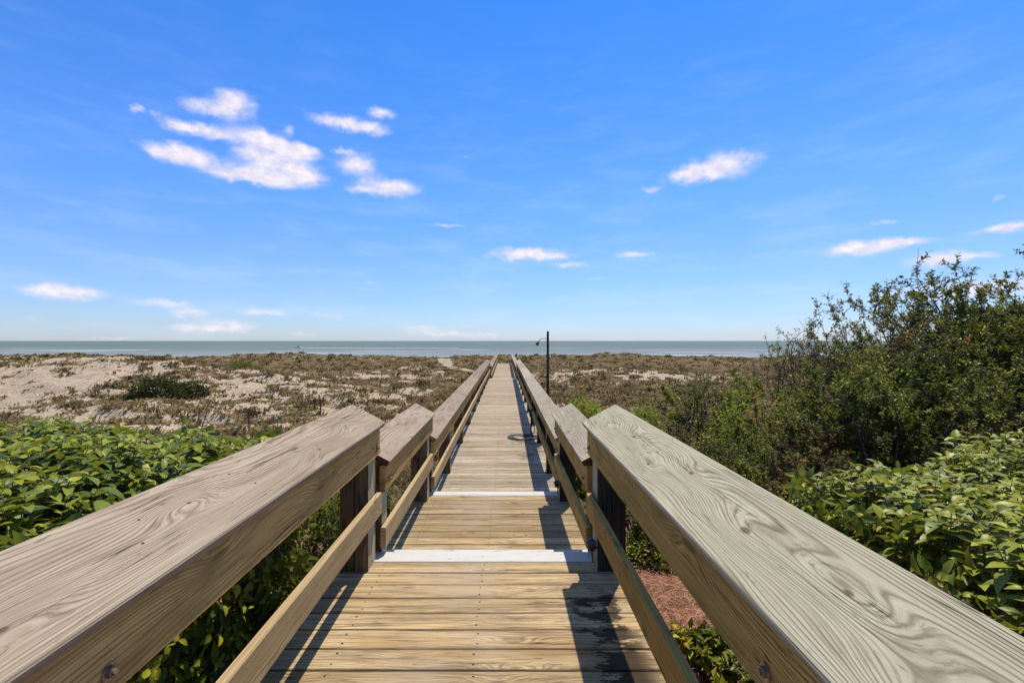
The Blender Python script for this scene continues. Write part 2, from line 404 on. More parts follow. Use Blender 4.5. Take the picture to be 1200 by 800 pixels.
M['dark'] = leafmat('dark_shrub_leaf', [(0, (0.008, 0.014, 0.005)), (.45, (0.075, 0.10, 0.013)), (1, (0.36, 0.37, 0.025))], (0.10, 0.11, 0.04), .55, .25)
M['deep'] = leafmat('deep_green_leaf', [(0, (0.012, 0.018, 0.006)), (.6, (0.05, 0.06, 0.012)), (1, (0.17, 0.17, 0.02))], (0.05, 0.06, 0.02), .7, .08)
M['bark'] = simple('grey_brown_bark', (0.19, 0.145, 0.11), .9, 0, 30, (0.05, 0.038, 0.03))
M['bark_dead'] = simple('dead_wood_bark', (0.20, 0.15, 0.12), .9, 0, 30, (0.08, 0.05, 0.04))
M['grass'] = leafmat('dune_grass', [(0, (0.11, 0.07, 0.032)), (.35, (0.22, 0.165, 0.065)), (.7, (0.265, 0.235, 0.07)), (1, (0.44, 0.33, 0.15))], (0.25, 0.18, 0.08), .8, .3, (0.30, 0.20, 0.08))
M['scrub'] = leafmat('dune_scrub', [(0, (0.075, 0.05, 0.026)), (.5, (0.15, 0.115, 0.045)), (1, (0.18, 0.16, 0.04))], (0.13, 0.10, 0.05), .8, .25, (0.18, 0.13, 0.05))
M['straw'] = leafmat('pine_straw', [(0, (0.16, 0.07, 0.04)), (.5, (0.40, 0.215, 0.13)), (1, (0.60, 0.43, 0.29))], (0.25, 0.12, 0.06), .6, .0)

# ------------------------------------------------------------------ terrain (heights relative to the eye, then + EYE)
def sstep(a, b, x):
    t = np.clip((x - a) / (b - a), 0, 1); return t * t * (3 - 2 * t)
def vnoise(x, y, seed):
    """vectorised value noise"""
    x = np.asarray(x, dtype=np.float64); y = np.asarray(y, dtype=np.float64)
    xi = np.floor(x).astype(np.int64); yi = np.floor(y).astype(np.int64)
    fx = x - xi; fy = y - yi
    fx = fx * fx * fx * (fx * (fx * 6 - 15) + 10); fy = fy * fy * fy * (fy * (fy * 6 - 15) + 10)
    def h(a, b):
        n = (a * 374761393 + b * 668265263 + seed * 982451653) & 0x7fffffff
        n = ((n ^ (n >> 13)) * 1274126177) & 0x7fffffff
        return ((n ^ (n >> 16)) & 0xffff) / 65535.0
    a = h(xi, yi); b = h(xi + 1, yi); c = h(xi, yi + 1); d = h(xi + 1, yi + 1)
    return (a * (1 - fx) + b * fx) * (1 - fy) + (c * (1 - fx) + d * fx) * fy
def fbm(x, y, seed, oct=4, g=.5):
    s = 0; a = 1; t = 0
    for i in range(oct):
        s = s + a * vnoise(x * 2 ** i + 17.3 * i, y * 2 ** i - 9.1 * i, seed + i); t += a; a *= g
    return s / t - .5
def mound(x, y, cx, cy, rx, ry, rot=0):
    c, s = math.cos(rot), math.sin(rot)
    X = (x - cx) * c + (y - cy) * s; Y = -(x - cx) * s + (y - cy) * c
    return np.exp(-((X / rx) ** 2 + (Y / ry) ** 2))
def ground(x, y):
    x = np.asarray(x, float); y = np.asarray(y, float)
    dep = 2.05 + 0.75 * sstep(3.3, 8.5, y) + 0.25 * sstep(10, 20, y)       # depth below the eye
    z = -dep
    far = sstep(6, 14, y)
    z = z + far * (fbm(x / 9, y / 6, 3, 4) * 0.9 + fbm(x / 2.6, y / 1.7, 11, 4, .6) * 0.62 - np.abs(fbm(x / 1.5, y / .9, 15, 3, .5)) * .65)
    z = z + sstep(2, 6, y) * fbm(x / 1.1, y / 1.1, 21, 3) * 0.10
    # big sandy dune on the left
    z = z + 2.0 * mound(x, y, -29, 31, 10.5, 5.5, -.1) + .15 * mound(x, y, -36, 27, 10, 6) + 0.8 * mound(x, y, -17, 27, 7, 5)
    z = z + 0.6 * mound(x, y, -14, 40, 12, 4, .1) + 0.5 * mound(x, y, 12, 38, 9, 3.5, -.1) + .45 * mound(x, y, 22, 30, 8, 4)
    # primary dune ridge, then the beach
    crest = 61 + 5 * fbm(x / 30, 0 * y, 5, 2)
    hgt = 0.82 + 0.65 * fbm(x / 16, y / 16, 31, 3)
    z = z + hgt * np.exp(-((y - crest) / 7.5) ** 2) * 1.25
    z = z + sstep(48, 60, y) * sstep(80, 66, y) * fbm(x / 3.0, y / 2.2, 51, 4, .6) * 0.5
    beach = sstep(crest + 3, crest + 26, y)
    z = z * (1 - beach) + beach * (-5.9 - 0.016 * (y - 80))
    # keep the walk clear
    wk = np.exp(-((x + .14) / 1.7) ** 2) * (y < 52) * sstep(5, 8, y)
    lim = np.where(y < 26, -2.75, -2.85)
    z = np.where(wk > .2, np.minimum(z, lim + (1 - wk) * .5), z)
    return z + EYE
def vegmask(x, y):
    """0 bare sand .. 1 covered"""
    n = fbm(x / 6.5, y / 3.2, 71, 3, .55) * 1.0 + fbm(x / 1.1, y / .7, 81, 4, .8) * 3.0
    base = 0.70 + .08 * sstep(-12, 0, x) + .06 * sstep(34, 44, y)
    base = base - 0.52 * mound(x, y, -27, 25, 14, 8) - .25 * mound(x, y, -9, 18, 8, 5)
    base = base - 0.34 * mound(x, y, -11, 36.5, 12, 2.6, .05) - .34 * mound(x, y, 10, 35, 9, 2.6, -.1) - .3 * mound(x, y, 24, 36, 12, 2.5)
    base = base - 0.35 * mound(x, y, 5, 17, 3, 4) - .28 * mound(x, y, -5, 12, 4, 2.5)
    base = base + 0.45 * sstep(42, 50, y) * sstep(58, 52, y) + 0.12 * sstep(54, 58, y) + .25 * mound(x, y, -12, 29, 8, 2.5) + .25 * mound(x, y, 8, 26, 8, 4)
    # worn trail
    t = np.clip(((x + 2.8) * -5.4 + (y - 40) * 17) / (5.4 ** 2 + 17 ** 2), 0, 1)
    dd = np.hypot(x + 2.8 + 5.4 * t, y - 40 - 17 * t)
    v = sstep(.36, .64, base + n * .62)
    v = v * sstep(.35, 1.0, dd)
    v = v * (1 - sstep(66, 72, y))
    return v
ys = [-8.0]
while ys[-1] < 150:
    y = ys[-1]; ys.append(y + (0.14 if y < 14 else 0.14 + (y - 14) * 0.0045 if y < 76 else 1.2))
ys = np.array(ys + [200, 400])
q = np.linspace(-1, 1, 561); xs = 14 * q + 130 * np.sign(q) * np.abs(q) ** 3.2
X, Y = np.meshgrid(xs, ys)
Z = ground(X, Y); VG = vegmask(X, Y)
VG = VG * sstep(3.5, 6.0, Y)
Z = Z + VG * sstep(8, 14, Y) * 0.06
nv_, nx_ = Y.shape[0], xs.size
idx = np.arange(nv_ * nx_).reshape(nv_, nx_)
Fc = np.stack([idx[:-1, :-1], idx[:-1, 1:], idx[1:, 1:], idx[1:, :-1]], -1).reshape(-1, 4)
def sandmat():
    m, nt, b = mat('dune_sand')
    o = texc(nt, 'Object'); ox, oy, oz = sep(nt, o)
    v = attr(nt, 'tone')
    n = noi(nt, o, 2.2, 6.0, .65); n2 = noi(nt, o, 14.0, 4.0, .65); n3 = noi(nt, o, 0.35, 3.0)
    sand = mix(nt, n.step(.3, .7), (0.49, 0.40, 0.285), (0.37, 0.285, 0.19))
    sand = mix(nt, n2.step(.50, .64) * .7, sand, (0.17, 0.12, 0.07))
    n4 = noi(nt, o, 5.0, 3.0, .6); sand = mix(nt, n4.step(.52, .66) * .55, sand, (0.26, 0.18, 0.11))
    vg = mix(nt, n3.step(.4, .6), (0.19, 0.14, 0.058), (0.20, 0.12, 0.068))
    vg = mix(nt, n2.step(.4, .65), vg, (0.11, 0.08, 0.045))
    c = mix(nt, (v + (n2 - .5) * 1.1 + (n - .5) * .8).step(.40, .62), sand, vg)
    # pine-straw mulch beds close to the house
    mul = mix(nt, n2.step(.35, .65), (0.30, 0.13, 0.075), (0.15, 0.06, 0.035))
    c = mix(nt, (oy + (n - .5) * 1.5 ).step(6.6, 5.6), c, mul)
    setc(nt, b, c); b.inputs['Roughness'].default_value = .95; b.inputs['Specular IOR Level'].default_value = .1
    bump(nt, b, n2 + n * 2.0, .6, .05)
    return m
M['sand'] = sandmat()
gobj = npmesh('ground', np.stack([X, Y, Z], -1).reshape(-1, 3), Fc, 4, VG.ravel(), M['sand'])
tag(gobj, 'pale sandy dunes with brown scrub patches running down to the beach', 'ground', kind='structure')

# sea: one sheet to the horizon
def seamat():
    m, nt, b = mat('sea_water')
    o = texc(nt, 'Object'); ox, oy, oz = sep(nt, o)
    n = noi(nt, xyz(nt, ox * .004, oy * .02), 1.0, 4.0, .6)
    n2 = noi(nt, xyz(nt, ox * .35, oy * 1.2), 1.0, 5.0, .7)
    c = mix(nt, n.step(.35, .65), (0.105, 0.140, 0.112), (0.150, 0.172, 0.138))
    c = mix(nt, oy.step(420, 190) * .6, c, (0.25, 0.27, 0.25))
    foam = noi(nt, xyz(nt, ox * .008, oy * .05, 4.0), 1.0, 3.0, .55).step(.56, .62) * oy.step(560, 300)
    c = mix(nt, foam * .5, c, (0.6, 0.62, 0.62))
    setc(nt, b, c)
    b.inputs['Roughness'].default_value = .45; b.inputs['IOR'].default_value = 1.33
    b.inputs['Specular IOR Level'].default_value = .06
    bump(nt, b, n2, .6, .35)
    return m
mb = MB()
SEA = EYE - 6.75
YS = [118, 400, 2000, 12000, 45000]
for y0, y1 in zip(YS[:-1], YS[1:]):
    st = len(mb.v); mb.v += [(-y0 * 1.5 - 300, y0, SEA), (y0 * 1.5 + 300, y0, SEA), (y1 * 1.5 + 300, y1, SEA), (-y1 * 1.5 - 300, y1, SEA)]
    mb.face((st, st + 1, st + 2, st + 3))
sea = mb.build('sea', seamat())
tag(sea, 'calm grey-green sea reaching the horizon', 'sea', kind='structure')

# ------------------------------------------------------------------ boardwalk
bw = thing('boardwalk', (-0.14, 0, 0), 'long weathered timber boardwalk stepping down over the dunes with sloping topped railings', 'boardwalk')
E = EYE
TILT = R(28)
CW = 0.262
SEC = [  # y0, y1, deck depth, cap depth (inner edge), left inner, right inner, low rail top above deck
    dict(y0=-2.6, y1=3.08, H=1.49, a=.55, L=.81, Rr=.52, low=.46),
    dict(y0=3.165, y1=5.26, H=1.80, a=.84, L=.80, Rr=.535, low=.50),
    dict(y0=5.33, y1=25.6, H=2.11, a=1.15, L=.80, Rr=.585, low=.52),
    dict(y0=25.7, y1=48.3, H=2.42, a=1.47, L=.74, Rr=.60, low=.52)]
DX0, DX1 = -1.13, 0.75
DKY = [(-2.7, 3.07), (3.60, 5.30), (5.83, 25.4), (25.9, 48.6)]
NAILX = (-0.80, -0.145, 0.50)
# decking: planks across the walk, one mesh per level
for k, (ya, yb) in enumerate(DKY):
    z = E - SEC[k]['H']; mb = MB(); y = ya
    n = max(1, round((yb - ya) / 0.1455)); p = (yb - ya) / n
    for i in range(n):
        wdt = p - random.uniform(.0035, .010)
        dzz = random.uniform(-.0015, .0015); sk = random.uniform(-.002, .002)
        xa = DX0 - random.uniform(0, .02); xb = DX1 + random.uniform(0, .02)
        yc = ya + (i + .5) * p
        d = Vector((xb - xa, sk, 0)).normalized()
        mb.board((xa, yc, z + dzz), d, (0, 1, 0), (0, 0, 1), xb - xa, wdt, .036, m=0, ch=.003)
        if yc < 16:
            for nx in NAILX:
                for off in (-.034, .036):
                    mb.disc((nx + random.uniform(-.008, .008), yc + off + random.uniform(-.004, .004), z + dzz + .0006), (0, 0, 1), random.uniform(.0045, .0065) if k == 0 else .006, 7, m=1, h=0.0)
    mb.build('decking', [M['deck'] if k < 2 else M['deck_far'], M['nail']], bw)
    # joists
    for jx in (DX0 + .08, -0.145, DX1 - .08):
        mj = MB(); mj.board((jx, ya + .02, z - .040), (0, 1, 0), (1, 0, 0), (0, 0, 1), yb - ya - .04, .045, .19, ch=.002)
        mj.build('joist', M['joist'], bw)
# steps: painted nosing board, riser, painted tread, riser
for k in range(3):
    y = DKY[k][1]; H0 = SEC[k]['H']; H1 = SEC[k + 1]['H']; Hm = (H0 + H1) / 2
    y2 = DKY[k + 1][0]
    nb = MB(); nb.board((DX0 + .10 if k == 0 else DX0+.2, y + .075, E - H0 + .001), (1, 0, 0), (0, 1, 0), (0, 0, 1), DX1 - DX0 - .25, .145, .036)
    o = nb.build('step_nosing', M['white'], bw); o['label'] = 'worn white painted nosing board'
    yn = y + .148
    rb = MB(); rb.board((DX0 + .1, yn - .02, E - H0 - .037), (1, 0, 0), (0, 0, -1), (0, 1, 0), DX1 - DX0 - .2, .0, .036) if False else None
    rb = MB(); rb.board((DX0 + .12, yn - .002, E - (H0 + Hm) / 2 - .02), (1, 0, 0), (0, 0, -1), (0, 1, 0), DX1 - DX0 - .24, Hm - H0 - .005, .03)
    rb.build('riser', M['joist'], bw)
    tb = MB(); td = y2 - .004 - (yn + .003)
    tb.board((DX0 + .1, yn + .003 + td / 4 - .002, E - Hm), (1, 0, 0), (0, 1, 0), (0, 0, 1), DX1 - DX0 - .2, td / 2 - .006, .036)
    tb.board((DX0 + .1, yn + .003 + td * .75, E - Hm), (1, 0, 0), (0, 1, 0), (0, 0, 1), DX1 - DX0 - .2, td / 2 - .006, .036)
    tb.build('step_tread', M['white'], bw)
    rb = MB(); rb.board((DX0 + .12, y2 - .008, E - (H1 + Hm) / 2 - .02), (1, 0, 0), (0, 0, -1), (0, 1, 0), DX1 - DX0 - .24, H1 - Hm - .005, .03)
    rb.build('riser', M['joist'], bw)

def bolt(parent, x, y, z, side):
    x = x + 0.14; b = MB(); N = Vector((side, 0, 0))
    b.disc((x, y, z), N, .019, 20, h=.003)
    b.disc((x + side * .003, y, z), N, .0115, 6, h=.008)
    b.disc((x + side * .011, y, z), N, .0065, 12, h=.006)
    o = b.build('bolt', M['bolt'], None)
    o.parent = parent
    return o
ct, stt = math.cos(TILT), math.sin(TILT)
for k, s in enumerate(SEC):
    zc = E - s['a']; zd = E - s['H']
    if k == 0: posts = [-1.1, .97, 3.0]
    elif k == 1: posts = [3.30, 5.17]
    elif k == 2: posts = [5.50, 7.32] + [7.32 + 2.13 * i for i in range(1, 9)] + [25.4]
    else: posts = [25.85 + 2.24 * i for i in range(11)]
    # board joints fall on posts
    if k < 2: joints = [s['y0'], s['y1']]
    elif k == 2: joints = [s['y0'], 9.45, 13.71, 17.97, 22.23, s['y1']]
    else: joints = [s['y0'], 30.33, 34.81, 39.29, 43.77, s['y1']]
    for side in (-1, 1):
        Lc = s['L'] if side < 0 else s['Rr']
        capm = (M['cap_left'] if side < 0 else M['cap_right']) if k < 1 else (M['cap_far_left'] if side < 0 else M['cap_far_right'])
        if k == 1: capm = M['cap_far_right'] if side > 0 else M['cap_left2'] if 'cap_left2' in M else M['cap_far_left']
        railm = M['rail'] if side < 0 else M['rail_right']
        B = Vector((side * ct, 0, stt)); N = Vector((-side * stt, 0, ct))
        if side < 0: A = Vector((0, 1, 0)); Bx = -B
        else: A = Vector((0, 1, 0)); Bx = B
        Lr = Lc + .036
        for ja, jb in zip(joints[:-1], joints[1:]):
            g = .003
            mb = MB(); jit = random.uniform(-.004, .004)
            ctr = Vector((side * (Lc + jit), ja + g, zc)) + B * (CW / 2)
            mb.board(ctr, A, Bx, N, jb - ja - 2 * g, CW, .038, m=0, mend=1 if k == 1 else 0, nseg=max(1, int((jb - ja) / .5)), wob=.003, ch=.005)
            # nail heads
            for py in posts:
                if ja < py < jb and py < 14 and k>0:
                    for vv in (-.07, .0, .07):
                        c = ctr + B * vv + N * .0006; c.y = py + random.uniform(-.02, .02)
                        mb.disc(c, N, .0045, 7, m=2)
            if k == 0:
                for py in (2.2, 1.62, 1.15, .75):
                    for vv in (-.03, .045):
                        c = ctr + B * (vv + random.uniform(-.01, .01)) + N * .0006; c.y = py + random.uniform(-.05, .05)
                        mb.disc(c, N, .0035, 7, m=2)
            mb.build('handrail_cap', [capm, M['end'], M['nail']], bw)
            # top rail (on edge under the cap)
            mb = MB()
            mb.board((side * Lr, ja + g, zc - .030 - .092), A, (0, 0, -side), (-side, 0, 0), jb - ja - 2 * g, .184, .038, nseg=1, ch=.005)
            tr = mb.build('top_rail', railm, bw)
            for py in posts:
                if ja < py < jb and py < 12:
                    bolt(tr, side * Lr, py, zc - .155, -side)
            mb = MB()
            e1 = jb - 2 * g + (0.03 if k == 0 else 0)
            mb.board((side * (Lr - .005), ja + g, zd + s['low'] - .072), A, (0, 0, -side), (-side, 0, 0), e1 - ja, .145, .038, nseg=1, ch=.005, mend=1 if k in (1, 2) else 0)
            mb.build('lower_rail', M['rail_low'] if side < 0 else railm, bw)
        # posts: doubled timbers outside the rails, standing in the ground
        for py in posts:
            mb = MB()
            for j in range(2):
                x0 = Lr + .040 + j * .094; x1 = x0 + .089
                gz = float(ground(side * x0, py)) - .25
                dyp = .14 if j == 0 else .11
                ytop = [zc + (x - Lc) * math.tan(TILT) - .046 for x in (x0, x1)]
                st = len(mb.v); ya, yb2 = py - dyp / 2, py + dyp / 2
                if k == 0 and py > 2.5: yb2 = py + .10; ya = py - .06
                xs_ = (x0, x1)
                for zz in (0, 1):
                    for (xx, yy) in ((0, ya), (1, ya), (1, yb2), (0, yb2)):
                        mb.v.append((side * xs_[xx], yy, ytop[xx] if zz else gz))
                tone = random.random(); off = random.uniform(0, 40); hgt = ytop[0] - gz
                quads = [(0, 1, 5, 4), (1, 2, 6, 5), (2, 3, 7, 6), (3, 0, 4, 7)]
                for qi, (a, b, c, d) in enumerate(quads):
                    mt = 1 if (qi == 3 and j == 0) else 0  # inner face takes the lit copy, the other faces the shaded one
                    f = (a, b, c, d) if side > 0 else (d, c, b, a)
                    uvm = {a: (off, -.045), b: (off, .045), c: (off + hgt, .045), d: (off + hgt, -.045)}
                    mb.face(tuple(st + i for i in f), [uvm[i] for i in f], tone, mt)
                f = (4, 5, 6, 7) if side > 0 else (7, 6, 5, 4)
                mb.face(tuple(st + i for i in f), [(off + i * .03, 0) for i in f], tone, 0)
                if gz > -9:
                    pass
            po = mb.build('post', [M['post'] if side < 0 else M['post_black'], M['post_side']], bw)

# ------------------------------------------------------------------ foliage builders
LT = [(0.0, 0.0), (0.22, .72), (0.5, 1.0), (0.78, .66), (1.0, 0.0)]
def leaves(P, D, Nn, L, W, curl, fold=.35):
    """P base, D axis, Nn normal (n,3); returns verts, quads (tip ends use repeated-free quads)"""
    n = len(P)
    D = D / np.linalg.norm(D, axis=1, keepdims=True)
    Bn = np.cross(D, Nn); Bn /= np.linalg.norm(Bn, axis=1, keepdims=True) + 1e-9
    Nn = np.cross(Bn, D)
    Vs = []
    for (t, wd) in LT:
        c = P + D * (L * t)[:, None] - Nn * (curl * L * t * t)[:, None]
        if wd == 0: Vs.append(c)
        else:
            o = Bn * (W * wd * .5)[:, None]; up = Nn * (W * wd * .5 * fold)[:, None]
            Vs += [c - o + up, c, c + o + up]
    V = np.stack(Vs, 1)                       # n, 11, 3
    # 0 | 1 2 3 | 4 5 6 | 7 8 9 | 10
    q = np.array([[0, 2, 1], [0, 3, 2], [1, 2, 5], [1, 5, 4], [2, 3, 6], [2, 6, 5], [4, 5, 8], [4, 8, 7], [5, 6, 9], [5, 9, 8], [7, 8, 10], [8, 9, 10]])
    Fq = (q[None] + (np.arange(n) * 11)[:, None, None]).reshape(-1, 3)
    return V.reshape(-1, 3), Fq, 11
def small_leaves(P, D, Nn, L, W):
    n = len(P)
    D = D / (np.linalg.norm(D, axis=1, keepdims=True) + 1e-9)
    Bn = np.cross(D, Nn); Bn /= np.linalg.norm(Bn, axis=1, keepdims=True) + 1e-9
    Nn = np.cross(Bn, D)
    m_ = P + D * (L * .5)[:, None]
    V = np.stack([P, m_ - Bn * (W * .5)[:, None] + Nn * (W * .2)[:, None], P + D * L[:, None] - Nn * (L * .15)[:, None], m_ + Bn * (W * .5)[:, None] + Nn * (W * .2)[:, None]], 1)
    q = np.array([[0, 2, 1], [0, 3, 2]])
    return V.reshape(-1, 3), (q[None] + (np.arange(n) * 4)[:, None, None]).reshape(-1, 3), 4
def rvec(n): 
    v = rng.normal(size=(n, 3)); return v / np.linalg.norm(v, axis=1, keepdims=True)
def tubes_np(segs, nside=4):
    """segs: list of (p0,p1,r0,r1) arrays -> mesh"""
    P0 = np.array([s[0] for s in segs]); P1 = np.array([s[1] for s in segs]); r0 = np.array([s[2] for s in segs]); r1 = np.array([s[3] for s in segs])
    D = P1 - P0; D /= np.linalg.norm(D, axis=1, keepdims=True) + 1e-9
    ref = np.where(np.abs(D[:, 2:3]) > .9, np.array([[1., 0, 0]]), np.array([[0, 0, 1.]]))
    A = np.cross(D, ref); A /= np.linalg.norm(A, axis=1, keepdims=True) + 1e-9; B = np.cross(D, A)
    V = []
    for i in range(nside):
        a = 2 * math.pi * i / nside; o = A * math.cos(a) + B * math.sin(a)
        V.append(P0 + o * r0[:, None]); 
    for i in range(nside):
        a = 2 * math.pi * i / nside; o = A * math.cos(a) + B * math.sin(a)
        V.append(P1 + o * r1[:, None])
    V = np.stack(V, 1)
    q = np.array([[i, (i + 1) % nside, nside + (i + 1) % nside, nside + i] for i in range(nside)])
    return V.reshape(-1, 3), (q[None] + (np.arange(len(segs)) * 2 * nside)[:, None, None]).reshape(-1, 4)

def hedge(name, loc, label, xr, yfar, ynear, inner_x, topz, m, seed, dens=105, leaf=.088):
    """clipped broad-leaved hedge: upright shoots carrying whorls of arching leaves"""
    r = np.random.default_rng(seed)
    root = thing(name, loc, label, 'hedge')
    sg = 1 if xr[1] > 0 else -1
    x0, x1 = min(xr), max(xr)
    SP, SD, SZ = [], [], []
    area = (x1 - x0) * (4.6 - ynear)
    for lay, (dz, dn) in enumerate(((0, 1.0), (-.07, .8), (-.16, .6), (-.28, .35))):
        n = int(area * dens * dn)
        x = r.uniform(x0, x1, n); y = r.uniform(ynear, 5.2, n)
        yf = yfar(x) + fbm(x / .5, 0 * x, seed, 3) * .5
        xi = inner_x(y) + fbm(y / .45, 0 * y, seed + 9, 3) * .22
        de = np.minimum(yf - y, (x - xi) * sg)              # distance inside the outline
        ok = de > 0
        x, y, de = x[ok], y[ok], de[ok]
        z = topz + dz + fbm(x / .7, y / .7, seed + 3, 3) * .22 + r.normal(0, .018, len(x)) - .28 * np.exp(-de / .16)
        tall = r.random(len(x)) > .985
        z = z + tall * r.uniform(.03, .10, len(x))
        SP.append(np.stack([x, y, z], -1)); lean = np.stack([r.normal(0, .28, len(x)), r.normal(0, .28, len(x)), np.ones(len(x))], -1)
        ed = np.exp(-de / .12)[:, None]
        lean = lean + ed * np.array([[-sg * .5, .6, -.2]])
        SD.append(lean); SZ.append(np.full(len(x), 1.0 - .35 * (lay > 1)))
    # sides: towards the walk and the far end
    H = topz - ground(0, 0) - .12
    for which in (0, 1):
        n = int((4.0 if which == 0 else (x1 - x0)) * H * (330 if which == 0 else 170))
        t = r.random(n); zz = topz - .08 - r.random(n) ** .9 * H
        if which == 0:
            y = r.uniform(ynear, 4.4, n); x = inner_x(y) + sg * (r.uniform(-.02, .22, n) + .20 * ((topz - zz) / H) ** .7) + fbm(y / .45, zz / .4, seed + 9, 3) * .3
            ok = (yfar(x) > y); dirn = np.array([-sg, 0, 0.15])
        else:
            x = r.uniform(x0, x1, n); y = yfar(x) + r.uniform(-.22, .02, n) + fbm(x / .5, zz / .4, seed, 3) * .3
            ok = ((x - inner_x(y)) * sg > -.05); dirn = np.array([0, 1, 0.15])
        x, y, zz = x[ok], y[ok], zz[ok]
        SP.append(np.stack([x, y, zz], -1)); SD.append(dirn + r.normal(0, .45, (len(x), 3))); SZ.append(np.full(len(x), .85))
    SP = np.concatenate(SP); SD = np.concatenate(SD); SZ = np.concatenate(SZ)
    SD /= np.linalg.norm(SD, axis=1, keepdims=True)
    n = len(SP); K = 8
    k = np.tile(np.arange(K), n); P = np.repeat(SP, K, 0); D = np.repeat(SD, K, 0); sz = np.repeat(SZ, K)
    ang = k * 2.4 + np.repeat(r.uniform(0, 6.28, n), K) + r.normal(0, .25, n * K)
    A = np.cross(D, np.array([[.3, .2, 1.]])) ; A /= np.linalg.norm(A, axis=1, keepdims=True) + 1e-9; Bv = np.cross(D, A)
    rad = A * np.cos(ang)[:, None] + Bv * np.sin(ang)[:, None]
    hfrac = k / (K - 1)
    up = .15 + .75 * hfrac ** 1.5 + r.normal(0, .15, n * K)
    dirl = rad + D * up[:, None]
    base = P + D * ((hfrac - 1) * .10)[:, None]
    nrm = D * 1.0 - rad * up[:, None] * .9 + np.array([[0, 0, .5]]) + r.normal(0, .12, (n * K, 3))
    Ln = leaf * sz * r.uniform(.65, 1.2, n * K) * (1 - .35 * (hfrac > .85)); W = Ln * r.uniform(.48, .62, n * K)
    curl = r.uniform(.25, .75, n * K)
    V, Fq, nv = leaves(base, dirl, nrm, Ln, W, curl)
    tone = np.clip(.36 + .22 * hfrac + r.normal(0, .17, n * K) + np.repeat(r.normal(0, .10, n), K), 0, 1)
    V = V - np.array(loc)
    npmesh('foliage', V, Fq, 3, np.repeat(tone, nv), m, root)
    # stems
    low = SP.copy(); low -= SD * .16; low[:, 2] -= .05
    segs = [(low[i], SP[i], .0028, .0018) for i in range(n)]
    # woody trunks
    for i in range(60):
        x = r.uniform(x0, x1); y = r.uniform(ynear, 3.0)
        if (x - inner_x(np.array(y))) * sg < .2 or y > yfar(np.array(x)) - .2: continue
        g = float(ground(x, y)); b0 = np.array([x, y, g - .05]); p = b0
        for j in range(5):
            q_ = p + np.array([r.normal(0, .06), r.normal(0, .06), (topz - g - .15) / 5]); segs.append((p, q_, .016 - .0025 * j, .0135 - .0025 * j)); p = q_
    V, Fq = tubes_np(segs); V = V - np.array(loc)
    npmesh('branches', V, Fq, 4, np.full(len(V), .5), M['bark'], root)
    return root
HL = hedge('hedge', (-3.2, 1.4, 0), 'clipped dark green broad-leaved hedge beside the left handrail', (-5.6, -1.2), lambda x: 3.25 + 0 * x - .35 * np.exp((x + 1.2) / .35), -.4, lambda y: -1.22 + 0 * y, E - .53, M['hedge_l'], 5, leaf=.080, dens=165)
HR = hedge('hedge', (3.4, 1.2, 0), 'clipped pale yellow-green hedge beside the right handrail', (1.2, 6.2), lambda x: 2.15 + .46 * (x - 1.3), -.4, lambda y: 1.26 + 0 * y, E - .58, M['hedge_r'], 8, leaf=.070, dens=185)

